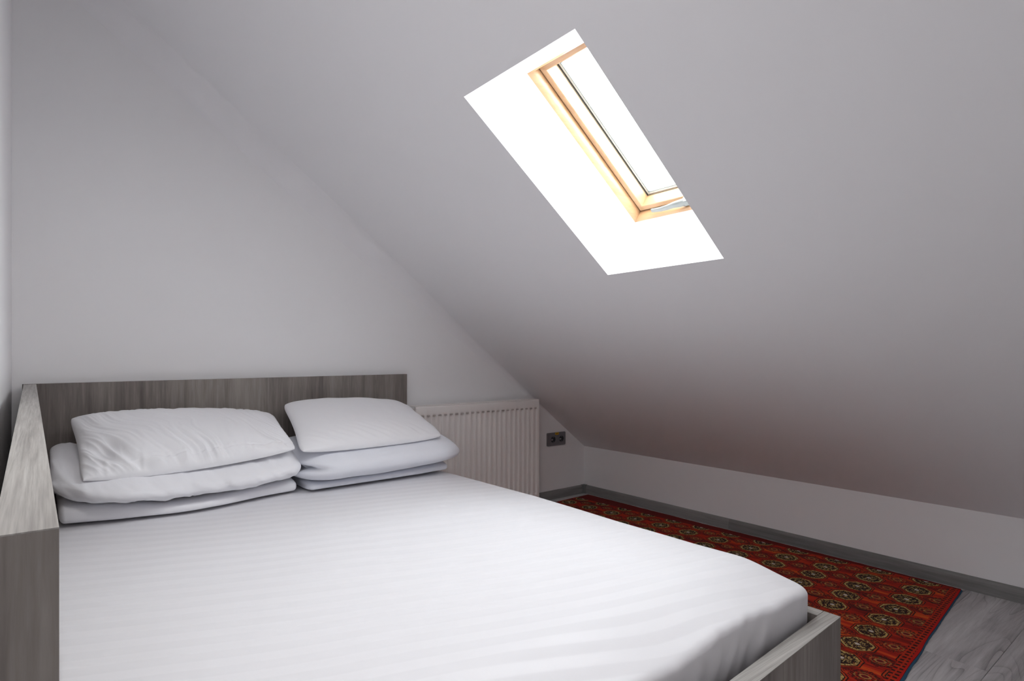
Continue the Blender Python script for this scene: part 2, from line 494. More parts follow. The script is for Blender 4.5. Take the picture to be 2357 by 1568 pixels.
# outer cladding collar that closes the roof thickness around the frame
ring('roof_collar', [(-0.32, 0.301), (-0.0405, 0.301), (-0.0405, 0.36), (-0.32, 0.36)], (M_ROOF, M_ROOF))

# lever handle on the bottom member of the sash
def lever():
    pts = [(1.176, -1.449, 0.278, 0.0075, 0.011), (1.19, -1.455, 0.268, 0.0085, 0.013), (1.205, -1.458, 0.262, 0.0085, 0.0125),
           (1.225, -1.459, 0.260, 0.007, 0.0105), (1.25, -1.456, 0.259, 0.0055, 0.0095), (1.28, -1.454, 0.260, 0.005, 0.0085),
           (1.31, -1.453, 0.264, 0.005, 0.0075), (1.322, -1.453, 0.266, 0.005, 0.0070)]
    bm = bmesh.new(); rings = []
    k = 14
    for (y, a, w, rw, ra) in pts:
        r = []
        for q in range(k):
            t = 2 * PI * q / k
            ca, sa = math.cos(t), math.sin(t)
            e = lambda c_: math.copysign(abs(c_) ** 0.7, c_)
            r.append(bm.verts.new(WINV @ L(a + ra * e(ca), y, w + rw * e(sa))))
        rings.append(r)
    for i in range(len(rings) - 1):
        for q in range(k): bm.faces.new([rings[i][q], rings[i][(q + 1) % k], rings[i + 1][(q + 1) % k], rings[i + 1][q]])
    bm.faces.new(rings[0]); bm.faces.new(rings[-1][::-1])
    h = from_bm('handle', bm, M_HANDLE, win, 50); h['label'] = 'white plastic lever handle'
    # pivot base
    bm = bmesh.new()
    c8 = []
    for w in (0.262, 0.293):
        for (a, y) in ((-1.463, 1.166), (-1.440, 1.166), (-1.440, 1.196), (-1.463, 1.196)): c8.append(WINV @ L(a, y, w))
    hexa(bm, c8, 0.003)
    from_bm('handle_base', bm, M_HANDLE, h, 40)
    bm = bmesh.new()
    for w in (0.262, 0.270):
        pass
    r0 = [bm.verts.new(WINV @ L(-1.4500 + 0.004 * math.cos(t * PI / 5), 1.1655, 0.272 + 0.004 * math.sin(t * PI / 5))) for t in range(10)]
    r1 = [bm.verts.new(WINV @ L(-1.4500 + 0.004 * math.cos(t * PI / 5), 1.1625, 0.272 + 0.004 * math.sin(t * PI / 5))) for t in range(10)]
    for q in range(10): bm.faces.new([r0[q], r0[(q + 1) % 10], r1[(q + 1) % 10], r1[q]])
    bm.faces.new(r0); bm.faces.new(r1[::-1])
    from_bm('screw', bm, M_BLACK, h, 40)
lever()

# portal at the pane: guides the sky light through the small opening
pd = bpy.data.lights.new('sky_portal', 'AREA'); pd.shape = 'RECTANGLE'
pd.size, pd.size_y = (WA1 - WA0) - 0.09, (Y1 - Y0) - 0.09
pd.cycles.is_portal = True
po = bpy.data.objects.new('sky_portal', pd); COL.objects.link(po)
pc = L((WA0 + WA1) / 2, (Y0 + Y1) / 2, 0.352)
Rm = Matrix((AV, Vector((0, -1, 0)), NV)).transposed()     # columns: x=a, y=-y... light shines along local -z (into the room)
Rm = Matrix((AV, NV.cross(AV), NV)).transposed()
po.matrix_world = Matrix.Translation(pc) @ Rm.to_4x4()

# ------------------------------------------------------------------ floor: laminate planks
bm = bmesh.new(); box(bm, XL, XK, YF, YB, -0.12, -0.009)
floor = tag(from_bm('floor', bm, M_GAP), kind='structure')
PW, PL = 0.192, 1.285
seams = 0.447
j = 0
y = seams - PW * math.ceil((seams - YF) / PW)
rowi = 0
while y < YB:
    ya_, yb_ = max(y, YF + 0.001), min(y + PW, YB - 0.001)
    if yb_ - ya_ > 0.01:
        k = round((y - seams) / PW)
        off = {0: 2.036, 1: 2.036 - 0.44, -1: 2.036 - 0.55}.get(k, (k * 0.37) % PL)
        x = off - PL * math.ceil((off - XL) / PL)
        while x < XK:
            xa_, xb_ = max(x, XL + 0.001), min(x + PL, XK - 0.001)
            if xb_ - xa_ > 0.01:
                bm = bmesh.new()
                e = 0.0004
                box(bm, xa_ + e, xb_ - e, ya_ + e, yb_ - e, -0.009, 0.0, 0.0009, 1)
                from_bm('plank', bm, M_FLOOR, floor)
            x += PL
    y += PW

# ------------------------------------------------------------------ skirting boards
def skirt(name, p0, p1, nrm, mat):
    """profile swept from p0 to p1; nrm points into the room"""
    prof = [(0, 0), (0.012, 0), (0.012, 0.030), (0.0105, 0.042), (0.008, 0.049), (0.004, 0.0525), (0, 0.053)]
    bm = bmesh.new(); p0 = Vector(p0); p1 = Vector(p1); nrm = Vector(nrm)
    A = [bm.verts.new(p0 + nrm * t + Vector((0, 0, z))) for t, z in prof]
    B = [bm.verts.new(p1 + nrm * t + Vector((0, 0, z))) for t, z in prof]
    for i in range(len(prof)):
        q = (i + 1) % len(prof); bm.faces.new([A[i], A[q], B[q], B[i]])
    bm.faces.new(A); bm.faces.new(B[::-1])
    return from_bm(name, bm, mat, None, 30)
br = skirt('baseboard_right', (XK, YF + 0.02, 0.001), (XK, 1.618, 0.001), (-1, 0, 0), M_BASE)
tag(br, kind='structure')
br2 = skirt('baseboard_length', (XK, 1.6195, 0.001), (XK, YB - 0.002, 0.001), (-1, 0, 0), M_BASE); br2.parent = br
bb = tag(skirt('baseboard_back', (XL + 0.001, YB, 0.001), (XK - 0.013, YB, 0.001), (0, -1, 0), M_BASEX), kind='structure')
# plastic inner corner piece
bm = bmesh.new()
x1, y1 = XK - 0.0125, YB - 0.0125
pr = [(XK, YB), (x1 - 0.016, YB), (x1 - 0.016, y1 - 0.0012), (x1 - 0.004, y1 - 0.002), (x1 - 0.002, y1 - 0.004), (x1 - 0.0012, y1 - 0.016), (XK, y1 - 0.016)]
lo = [bm.verts.new((a, b_, 0.001)) for a, b_ in pr]; hi = [bm.verts.new((a, b_, 0.056)) for a, b_ in pr]
bm.faces.new(lo); bm.faces.new(hi[::-1])
for i in range(len(pr)): bm.faces.new([lo[i], hi[i], hi[(i + 1) % len(pr)], lo[(i + 1) % len(pr)]])
from_bm('corner_piece', bm, M_CAP, br, 30)

# ------------------------------------------------------------------ bed frame
bed = empty('bed_frame', (0.7, 1.6, 0)); 
tag(bed, 'grey wood-effect double bed frame with headboard, raised left side and low foot end', 'bed')
bpy.context.view_layer.update()
def bpart(name, c8, mat, bevel=0.0008, sm=None):
    bm = bmesh.new()
    hexa(bm, [Vector(p) - Vector((0.7, 1.6, 0)) for p in c8], bevel, 1)
    return from_bm(name, bm, mat, bed, sm)
HY = 2.600
ZH = 0.7775
# headboard, leaning flat before the wall
bpart('headboard', [(-0.050, HY - 0.022, 0.0), (1.403, HY - 0.022, 0.0), (1.403, HY, 0.0), (-0.050, HY, 0.0),
                    (-0.050, HY - 0.022, ZH - 0.004), (1.403, HY - 0.022, ZH + 0.002), (1.403, HY, ZH + 0.002), (-0.050, HY, ZH - 0.004)], M_WOODZ)
# raised left side: core board, top edging coloured lighter as if lit from above
yN = 0.500
zN = 0.7545
zF = ZH - 0.0045
hyf = HY - 0.0222
xi0, xi1 = 0.0095, -0.013      # inner face at the near / far end
xo0, xo1 = -0.0245, -0.046
bpart('side_panel', [(xo0, yN, 0), (xi0, yN, 0), (xi1, hyf, 0), (xo1, hyf, 0), (xo0, yN, zN - 0.001), (xi0, yN, zN - 0.001), (xi1, hyf, zF - 0.001), (xo1, hyf, zF - 0.001)], M_WOODZ, 0.0)
bpart('top_edging', [(xo0, yN, zN - 0.001), (xi0, yN, zN - 0.001), (xi1, hyf, zF - 0.001), (xo1, hyf, zF - 0.001),
                     (xo0, yN, zN), (xi0, yN, zN), (xi1, hyf, zF), (xo1, hyf, zF)], M_WOODY, 0.0)['label'] = 'wood-effect top edge of the raised side, light from above in its colour'
# footboard, very slightly out of square
ZR = 0.270
fo = lambda x: 0.585 + 0.055 * (x - 1.435)
fi = lambda x: fo(x) + 0.037
fx0, fx1 = xi0 + 0.0005, 1.435
bpart('footboard', [(fx0, fo(fx0), 0), (fx1, fo(fx1), 0), (fx1, fi(fx1), 0), (fx0, fi(fx0), 0),
                    (fx0, fo(fx0), ZR - 0.001), (fx1, fo(fx1), ZR - 0.001), (fx1, fi(fx1), ZR - 0.001), (fx0, fi(fx0), ZR - 0.001)], M_WOODZ, 0.0)
bpart('foot_edging', [(fx0, fo(fx0), ZR - 0.001), (fx1, fo(fx1), ZR - 0.001), (fx1, fi(fx1), ZR - 0.001), (fx0, fi(fx0), ZR - 0.001),
                      (fx0, fo(fx0), ZR), (fx1, fo(fx1), ZR), (fx1, fi(fx1), ZR), (fx0, fi(fx0), ZR)], M_WOODX, 0.0)['label'] = 'wood-effect top edge of the foot end, light from above in its colour'
yr0 = fi(1.4) + 0.0012
bpart('side_rail', [(1.400, yr0, 0), (1.435, yr0 + 0.002, 0), (1.420, hyf, 0), (1.385, hyf, 0),
                    (1.400, yr0, ZR - 0.001), (1.435, yr0 + 0.002, ZR - 0.001), (1.420, hyf, ZR - 0.001), (1.385, hyf, ZR - 0.001)], M_WOODZ, 0.0)
bpart('rail_edging', [(1.400, yr0, ZR - 0.001), (1.435, yr0 + 0.002, ZR - 0.001), (1.420, hyf, ZR - 0.001), (1.385, hyf, ZR - 0.001),
                      (1.400, yr0, ZR), (1.435, yr0 + 0.002, ZR), (1.420, hyf, ZR), (1.385, hyf, ZR)], M_WOODY, 0.0)
bpart('slatted_base', [(0.02, 0.63, 0.09), (1.38, 0.63, 0.09), (1.38, 2.56, 0.09), (0.02, 2.56, 0.09),
                       (0.02, 0.63, 0.118), (1.38, 0.63, 0.118), (1.38, 2.56, 0.118), (0.02, 2.56, 0.118)], M_WOODY)

# ------------------------------------------------------------------ mattress with its fitted sheet
mat_root = empty('mattress', (0.7, 1.6, 0.12))
tag(mat_root, 'thick double mattress in a white fitted sheet with woven stripes', 'mattress')
MX0, MX1, MY0, MY1 = 0.012, 1.390, 0.634, 2.566
ZT = 0.362
def right_bulge(y):
    ys = [0.5, 0.75, 0.95, 1.23, 1.64, 1.95, 2.15, 2.35, 2.6]
    xs = [0.030, 0.022, 0.014, 0.018, 0.036, 0.030, 0.022, 0.0, -0.01]
    return float(np.interp(y, ys, xs))
def foot_top(x):
    xs = [0.0, 0.5, 0.79, 0.885, 0.95, 1.02, 1.136, 1.24, 1.33, 1.40]
    zs = [-0.040, -0.036, -0.036, -0.040, -0.033, -0.021, -0.020, -0.030, -0.012, -0.006]
    return float(np.interp(x, xs, zs))
def rrect(inset, rc, n_per=1):
    x0, x1, y0, y1 = MX0 + inset, MX1 - inset, MY0 + inset, MY1 - inset
    r = max(rc - inset, 0.012)
    pts = []
    def seg(a, b, n):
        for i in range(n): pts.append((a[0] + (b[0] - a[0]) * i / n, a[1] + (b[1] - a[1]) * i / n, 0.0))
    def arc(cx, cy, t0, n):
        for i in range(n):
            t = t0 + PI / 2 * i / n
            pts.append((cx + r * math.cos(t), cy + r * math.sin(t), 1.0))
    seg((x0 + r, y0), (x1 - r, y0), 170); arc(x1 - r, y0 + r, -PI / 2, 30)
    seg((x1, y0 + r), (x1, y1 - r), 150); arc(x1 - r, y1 - r, 0, 12)
    seg((x1 - r, y1), (x0 + r, y1), 70); arc(x0 + r, y1 - r, PI / 2, 12)
    seg((x0, y1 - r), (x0, y0 + r), 120); arc(x0 + r, y0 + r, PI, 12)
    return pts
v, f = [], []
RC = 0.042
rings = []
for z in (0.121, 0.14, 0.17, 0.20, 0.225, 0.25, 0.275, 0.295, 0.310): rings.append((0.0, z))
RT = 0.016
for q in range(0, 9):
    t = PI / 2 * q / 8
    rings.append((RT * (1 - math.cos(t)), ZT - RT + RT * math.sin(t)))
NR0 = len(rings)
maxin = (MX1 - MX0) / 2 - 0.022
for q in range(1, 46): rings.append((RT + (maxin - RT) * (q / 45.0) ** 1.15, ZT))
n = None
for (ins, z) in rings:
    pts = rrect(ins, RC)
    n = len(pts)
    for i, (x, y, cr) in enumerate(pts):
        X, Y, Zz = x, y, z
        edge_f = max(0.0, 1 - (Y - MY0) / 0.16)             # near the foot
        edge_r = max(0.0, 1 - (MX1 - X) / 0.30)
        hfrac = max(0.0, min(1.0, (z - 0.12) / (ZT - 0.12)))
        hb = max(0.0, min(1.0, (z - 0.215) / 0.055)); hb = hb * hb * (3 - 2 * hb)
        X += right_bulge(Y) * edge_r * hb
        Zz += foot_top(X) * edge_f ** 1.2 * hfrac
        Zz += (-0.006 * edge_r ** 2) * hfrac
        ef, er = max(0.0, 1 - (y - MY0) / 0.19), max(0.0, 1 - (MX1 - x) / 0.17)
        cf = (ef * er) ** 0.9; cf = cf * cf * (3 - 2 * cf)
        Zz -= 0.020 * cf * hfrac                        # the corner is worn round
        X -= 0.014 * cf * max(0.0, hfrac * 2 - 1)
        # slow unevenness of the top
        Zz += hfrac * 0.0045 * (nz(X * 1.7, Y * 1.7, 3.0) + 0.5 * nz(X * 4, Y * 4, 5))
        # skirt folds at the foot corner
        if ins < 0.03:
            near = max(0.0, 1 - abs(Y - MY0) / 0.10)
            amp = 0.0065 * near * (1 - 0.55 * hfrac)
            s_ = x * 55 + 14 * nz(x * 3, z * 4, 9)
            fold = math.sin(s_) * 0.5 + nz(x * 38, z * 5, 1)
            loc = 0.35 + 0.65 * math.exp(-((x - 1.12) / 0.14) ** 2) + 0.4 * math.exp(-((x - 1.33) / 0.05) ** 2)
            Y += -amp * fold * loc
            Y += 0.016 * near * (hfrac - 0.5) * -0.6         # top leans a little forward
        v.append((X - 0.7, Y - 1.6, Zz - 0.12))
for r in range(len(rings) - 1):
    for i in range(n):
        a = r * n + i; b_ = r * n + (i + 1) % n
        f.append((a, b_, b_ + n, a + n))
last = (len(rings) - 1) * n
f.append([last + i for i in range(n)])
f.append([i for i in range(n)][::-1])
fs = pydata('fitted_sheet', v, f, M_SHEET, mat_root)
smooth(fs.data)
bm = bmesh.new(); box(bm, MX0 + 0.02 - 0.7, MX1 - 0.03 - 0.7, MY0 + 0.03 - 1.6, MY1 - 0.03 - 1.6, 0.004, 0.20, 0.02, 3)
from_bm('foam_core', bm, M_LINEN, mat_root, 40)

# ------------------------------------------------------------------ soft things
def pillow(name, TL, TR, BR, BL, T, wr, mat, bow=(0.05, 0.05), under=0.55, flange=0.0, nx=150, ny=96, sag=None, pw=2.6, rc=0.08, ex=0.42):
    """closed puffed cushion over a bilinear patch; s runs left-right, t back-front"""
    TL, TR, BR, BL = map(Vector, (TL, TR, BR, BL))
    org = (TL + TR + BR + BL) / 4
    v, f = [], []
    def P(s, t):
        ss = s * (1 - bow[0] * (1 - t * t)) * math.sqrt(1 - rc * t ** 8); tt = t * (1 - bow[1] * (1 - s * s)) * math.sqrt(1 - rc * s ** 8)
        u_, w_ = (ss + 1) / 2, (tt + 1) / 2
        return (TL * (1 - u_) + TR * u_) * (1 - w_) + (BL * (1 - u_) + BR * u_) * w_
    nrm = ((TR - TL).cross(TL - BL)).normalized()
    if nrm.z < 0: nrm = -nrm
    def mp(k, n_):                                          # denser towards the rim
        s = -1 + 2 * k / n_
        return math.copysign(1 - (1 - abs(s)) ** 1.35, s)
    for side in (1, -1):
        for j in range(ny + 1):
            t = mp(j, ny)
            for i in range(nx + 1):
                s = mp(i, nx)
                e = (1 - abs(s) ** pw) * (1 - abs(t) ** pw)
                fl = 1 - flange
                if flange > 0:
                    e = max(0.0, 1 - (abs(s) / fl) ** pw) * max(0.0, 1 - (abs(t) / fl) ** pw)
                h = T * (e ** ex)
                p = P(s, t)
                rim = (i in (0, nx)) or (j in (0, ny))
                if side == 1:
                    d = h + (0 if rim else 0.0012)
                    if not rim: d += wr(s, t) * min(1.0, e * 5 + 0.25)
                else:
                    d = -h * under - (0 if rim else 0.0012)
                q = p + nrm * d
                if sag: q.z += sag(s, t)
                v.append(q - org)
    m1 = (nx + 1) * (ny + 1)
    for j in range(ny):
        for i in range(nx):
            a = j * (nx + 1) + i
            f.append((a, a + nx + 1, a + nx + 2, a + 1))
            a += m1
            f.append((a, a + 1, a + nx + 2, a + nx + 1))
    me = bpy.data.meshes.new(name)
    me.from_pydata([tuple(p) for p in v], [], f)
    bm = bmesh.new(); bm.from_mesh(me)
    bmesh.ops.remove_doubles(bm, verts=bm.verts, dist=1e-5)
    bmesh.ops.recalc_face_normals(bm, faces=bm.faces)
    bm.to_mesh(me); bm.free()
    o = link(name, me, mat); o.location = org
    smooth(me)
    return o

def ridge(x): return 1 - abs(x)
def wr_left(s, t):
    # diagonal drag folds running from upper left to lower right
    q = s * 3.3 - t * 1.2 + 0.9 * nz(s * 1.5, t * 1.2, 4)
    a = nz(q * 2.2, (s + t) * 0.55, 1.0)
    b_ = nz(q * 4.6, (s + t) * 0.9, 7.0)
    k = 0.45 + 0.55 * max(0, min(1, 0.5 + t * 0.9))
    w = 0.0115 * k * (abs(a) * -1.6 + 0.5) + 0.0060 * k * (abs(b_) * -1.5 + 0.4)
    # little gathers along the front hem
    if t > 0.62:
        w += 0.0022 * (t - 0.62) / 0.38 * math.sin(s * 46 + 6 * nz(s * 6, 0, 2))
    if s > -0.62: w -= 0.0035 * math.exp(-((t - 0.83) / 0.016) ** 2)
    # dent at the front left corner
    w -= 0.017 * math.exp(-(((s + 0.80) / 0.11) ** 2 + ((t - 0.52) / 0.26) ** 2))
    return w
def wr_right(s, t):
    q = s * 2.2 + t * 1.4 + 0.5 * nz(s, t, 2)
    w = 0.0035 * nz(q * 1.6, (s - t) * 0.7, 3) + 0.0012 * nz(s * 6, t * 6, 8)
    if t > 0.45:
        k = (t - 0.45) / 0.55
        w += 0.0045 * k * (abs(nz(s * 7 - t * 7, t * 1.5, 5)) * -1.6 + 0.4)
    if s > 0.6: w += 0.002 * (s - 0.6) / 0.4 * math.sin(t * 11 + s * 14)
    return w

def sag_left(s, t):
    return -0.016 * max(0, t) ** 2 * (1 - abs(s + 0.15) ** 2) + 0.010 * max(0, -t) ** 2 * (1 - s * s)
pl = pillow('pillow', (0.072, 2.505, 0.656), (0.752, 2.515, 0.622), (0.722, 2.145, 0.527), (0.088, 2.115, 0.508),
            0.064, wr_left, M_LINEN, (0.03, 0.03), 0.4, 0.0, 240, 150, sag_left, 2.6, 0.05, 0.44)
tag(pl, 'crumpled white pillow with many creases on top of the left stack', 'pillow', 'pillows on the folded bedding')
def sag_right(s, t):
    return -0.008 * max(0, t) ** 2 * (1 - s * s) + 0.008 * max(0, -t) ** 2 * (1 - s * s)
pr_ = pillow('pillow', (0.782, 2.520, 0.668), (1.350, 2.515, 0.640), (1.345, 2.140, 0.524), (0.722, 2.120, 0.520),
             0.064, wr_right, M_LINEN, (0.045, 0.03), 0.4, 0.0, 200, 120, sag_right, 2.4, 0.10, 0.45)
tag(pr_, 'smooth white pillow with rounded corners on top of the right stack', 'pillow', 'pillows on the folded bedding')

def fold_slab(name, X0, X1, yf, yb, zb, zt, mat, parent, org, wedge=0.0, expo=2.7, capl=0.05, capr=0.05, wr=None, notch=None, nx=120, k=64, smin=0.25):
    """folded layer: rounded cross-section swept along x; yf,yb,zb,zt are functions of x"""
    v, f = [], []
    for i in range(nx + 1):
        u_ = i / nx
        uu = 0.5 - 0.5 * math.cos(PI * u_)
        x = X0 + (X1 - X0) * uu
        dl, dr = (x - X0) / capl, (X1 - x) / capr
        sc = 1.0
        if dl < 1: sc = min(sc, math.sqrt(max(0.0, 1 - (1 - dl) ** 2)))
        if dr < 1: sc = min(sc, math.sqrt(max(0.0, 1 - (1 - dr) ** 2)))
        sc = smin + (1 - smin) * sc
        y0_, y1_, z0_, z1_ = yf(x), yb(x), zb(x), zt(x)
        cy, cz = (y0_ + y1_) / 2, (z0_ + z1_) / 2
        ha, hb_ = (y1_ - y0_) / 2, (z1_ - z0_) / 2
        shr = (1 - sc) * min(ha, hb_)
        for q in range(k):
            t = 2 * PI * q / k
            ct, st = math.cos(t), math.sin(t)
            ex = 2.0 / expo
            yy = math.copysign(abs(ct) ** ex, ct); zz = math.copysign(abs(st) ** ex, st)
            Y = cy + (ha - shr) * yy
            Z = cz + (hb_ - shr * 0.9) * zz
            if zz > 0: Z += wedge * (Y - y0_) * zz
            X = x
            if wr:
                d = wr(x, t, Y)
                Y += d * yy if abs(yy) > 0.5 else 0
                Z += d * zz
            if notch and u_ < 0.3: X += notch(Y, (Z - z0_) / (z1_ - z0_), (x - X0))
            v.append((X - org[0], Y - org[1], Z - org[2]))
    for i in range(nx):
        for q in range(k):
            a = i * k + q; b_ = i * k + (q + 1) % k
            f.append((a, b_, b_ + k, a + k))
    f.append([q for q in range(k)][::-1]); f.append([nx * k + q for q in range(k)])
    o = pydata(name, v, f, mat, parent)
    smooth(o.data)
    return o
def ip(xs, ys):
    """smooth (cosine-free, Catmull-like) interpolation through the given stations"""
    xs = np.array(xs, float); ys = np.array(ys, float)
    m = np.gradient(ys, xs)
    def fn(x):
        x = min(max(x, xs[0]), xs[-1])
        i = int(min(max(np.searchsorted(xs, x) - 1, 0), len(xs) - 2))
        h = xs[i + 1] - xs[i]; t = (x - xs[i]) / h
        return float((2 * t**3 - 3 * t**2 + 1) * ys[i] + (t**3 - 2 * t**2 + t) * h * m[i] + (-2 * t**3 + 3 * t**2) * ys[i + 1] + (t**3 - t**2) * h * m[i + 1])
    return fn

# left stack: a duvet folded twice
dl = empty('folded_duvet', (0.38, 2.35, 0.362))
tag(dl, 'crinkled white folded duvet in two layers under the creased left pillow', 'duvet', 'folded duvets at the headboard')
og = (0.38, 2.35, 0.362)
def wr_ll(x, t, Y): return 0.0015 * nz(x * 9, t * 1.2, 1) + 0.002 * nz(x * 3, t, 6)
fold_slab('lower_fold', 0.040, 0.738, ip([0.04, 0.3, 0.45, 0.6, 0.74], [2.16, 2.118, 2.122, 2.16, 2.19]), lambda x: 2.56,
          lambda x: 0.3635, ip([0.04, 0.2, 0.33, 0.54, 0.74], [0.437, 0.418, 0.404, 0.408, 0.415]), M_LINEN2, dl, og, 0.02, 3.6, 0.016, 0.012, wr_ll)
def wr_lu(x, t, Y):
    lf = max(0.0, 1 - (x - 0.02) / 0.16)
    w = (0.0080 + 0.005 * lf) * (abs(nz(x * 15 - t * 1.1, t * 0.9, 2)) * -1.6 + 0.4) + 0.004 * nz(x * 5, t * 1.1, 4) + 0.0034 * (abs(nz(x * 34 - t * 1.5, t * 1.3, 12)) * -1.6 + 0.4)
    w -= 0.0045 * math.exp(-((x - 0.375 - 0.01 * (t - PI)) / 0.006) ** 2)
    w += 0.004 * math.exp(-((x - 0.33 + 0.03 * (t - PI)) / 0.016) ** 2)
    return w
fold_slab('upper_fold', 0.022, 0.742, ip([0.02, 0.1, 0.4, 0.6, 0.742], [2.17, 2.10, 2.085, 2.09, 2.13]), lambda x: 2.56,
          ip([0.02, 0.06, 0.2, 0.33, 0.54, 0.742], [0.445, 0.435, 0.414, 0.402, 0.405, 0.418]),
          ip([0.02, 0.1, 0.33, 0.54, 0.742], [0.530, 0.512, 0.492, 0.492, 0.508]), M_LINEN2, dl, og, 0.20, 2.3, 0.05, 0.045, wr_lu)

# right stack: a smoother cool-white duvet rolled over itself
dr_ = empty('folded_duvet', (1.06, 2.35, 0.362))
tag(dr_, 'smooth bluish-white folded duvet rolled under the right pillow', 'duvet', 'folded duvets at the headboard')
og = (1.06, 2.35, 0.362)
def wr_rl(x, t, Y): return 0.0035 * nz(x * 14, t * 1.3, 3) * max(0.25, 1 - (x - 0.78) / 0.3)
fold_slab('lower_fold', 0.772, 1.385, ip([0.77, 0.95, 1.2, 1.385], [2.150, 2.155, 2.16, 2.175]), lambda x: 2.56,
          lambda x: 0.3635, ip([0.77, 0.9, 1.2, 1.385], [0.400, 0.402, 0.405, 0.412]), M_BLUE, dr_, og, 0.02, 3.0, 0.02, 0.012, wr_rl)
def wr_ru(x, t, Y): return 0.004 * nz(x * 3.2, t * 0.9, 5) + 0.0012 * nz(x * 12, t * 2, 8)
def notch(Y, h, dx):
    g_ = math.exp(-((h - 0.52) / 0.10) ** 2)
    return g_ * 0.055 * math.exp(-dx / 0.05) - 0.012 * math.exp(-((h - 0.25) / 0.2) ** 2) * math.exp(-dx / 0.05)
fold_slab('upper_fold', 0.742, 1.432, ip([0.74, 0.80, 0.95, 1.2, 1.35, 1.425], [2.165, 2.105, 2.09, 2.09, 2.10, 2.14]), lambda x: 2.515,
          ip([0.74, 0.8, 0.95, 1.1, 1.25, 1.425], [0.405, 0.397, 0.392, 0.393, 0.400, 0.412]),
          ip([0.74, 0.80, 0.95, 1.2, 1.35, 1.425], [0.500, 0.506, 0.512, 0.514, 0.510, 0.492]), M_BLUE, dr_, og, 0.14, 2.5, 0.05, 0.045, wr_ru, notch, 140, smin=0.45)

# ------------------------------------------------------------------ radiator
rad = empty('radiator', (1.75, 2.58, 0.04))
tag(rad, 'pale panel radiator with vertical ribs on the wall beside the bed', 'radiator')
RX0, RX1, RZ0, RZ1 = 1.424, 2.221, 0.048, 0.6175
RYF, RYB = 2.531, 2.600
ro = Vector((1.75, 2.58, 0.04))
def rl(p): return Vector(p) - ro
# front panel: swept ribs with closed upper and lower ends
def ribbed():
    P = 0.03333
    nrib = int((RX1 - RX0 - 0.03) / P)
    xs_last = RX1 - 0.018
    prof = []                                   # (x, depth) one groove per pitch, depth>0 means recessed
    xst = []
    gr = [(-0.0115, 0), (-0.0075, 1), (0.0075, 1), (0.0115, 0)]
    for i in range(nrib):
        c_ = xs_last - P * i - 0.006
        for dx, d in reversed(gr): xst.append((c_ + dx, d))
    xst = [(RX1, 0)] + xst + [(RX0, 0)]
    D = 0.0085
    zs = [(RZ0 + 0.0, 0), (RZ0 + 0.028, 0), (RZ0 + 0.040, 1), (RZ1 - 0.050, 1), (RZ1 - 0.040, 0), (RZ1 - 0.004, 0), (RZ1, 0)]
    v, f = [], []
    for (z, zd) in zs:
        for (x, d) in xst:
            yy = RYF + D * d * zd
            if z == RZ1: yy = RYF + 0.004
            v.append(rl((x, yy, z)))
    nn = len(xst)
    for r in range(len(zs) - 1):
        for i in range(nn - 1):
            a = r * nn + i
            f.append((a, a + 1, a + nn + 1, a + nn))
    # back skin
    b0 = len(v)
    for (x, z) in ((RX0, RZ0), (RX1, RZ0), (RX1, RZ1), (RX0, RZ1)): v.append(rl((x, RYF + 0.014, z)))
    f.append((b0, b0 + 1, b0 + 2, b0 + 3))
    o = pydata('front_panel', v, f, M_RAD, rad)
    smooth(o.data, 60)
    md = o.modifiers.new('bevel', 'BEVEL'); md.width = 0.0015; md.segments = 2; md.limit_method = 'ANGLE'; md.angle_limit = math.radians(25)
    # dark slots at the upper end of each groove
    for i in range(nrib):
        c_ = xs_last - P * i - 0.006
        if c_ < RX0 + 0.012: break
        bm = bmesh.new(); box(bm, -0.008, 0.008, 0, 0.0012, -0.0045, 0.0045)
        s_ = from_bm('rib_end', bm, M_RADIN, rad)
        s_.location = rl((c_, RYF + 0.0018, RZ1 - 0.0445))
        s_.rotation_euler = (math.radians(-40), 0, 0)
ribbed()
bm = bmesh.new(); hexa(bm, [rl(p) for p in ((RX0, RYB - 0.012, RZ0), (RX1, RYB - 0.012, RZ0), (RX1, RYB, RZ0), (RX0, RYB, RZ0), (RX0, RYB - 0.012, RZ1 - 0.01), (RX1, RYB - 0.012, RZ1 - 0.01), (RX1, RYB, RZ1 - 0.01), (RX0, RYB, RZ1 - 0.01))], 0.002)
from_bm('rear_panel', bm, M_RAD, rad)
bm = bmesh.new()
bx = lambda x0, x1, y0, y1, z0, z1, b_=0.0: box(bm, x0 - ro.x, x1 - ro.x, y0 - ro.y, y1 - ro.y, z0 - ro.z, z1 - ro.z, b_)
bx(RX1, RX1 + 0.0035, RYF + 0.001, RYB + 0.002, RZ0 + 0.004, RZ1 + 0.003, 0.001)
from_bm('side_cover', bm, M_RAD, rad)
# top grille: rim and cross bars
bm = bmesh.new()
bx(RX0, RX1, RYF + 0.002, RYF + 0.012, RZ1 + 0.0004, RZ1 + 0.003, 0.0008)
bx(RX0, RX1, RYB - 0.008, RYB + 0.002, RZ1 + 0.0004, RZ1 + 0.003, 0.0008)
gr = from_bm('top_grille', bm, M_RAD, rad)
bm = bmesh.new()
x = RX0 + 0.01
while x < RX1 - 0.004:
    bx(x, x + 0.004, RYF + 0.0125, RYB - 0.0085, RZ1 - 0.001, RZ1 + 0.002)
    x += 0.012
gb = from_bm('grille_bars', bm, M_RAD, gr); gb.location = (0, 0, 0); gb['kind'] = 'stuff'
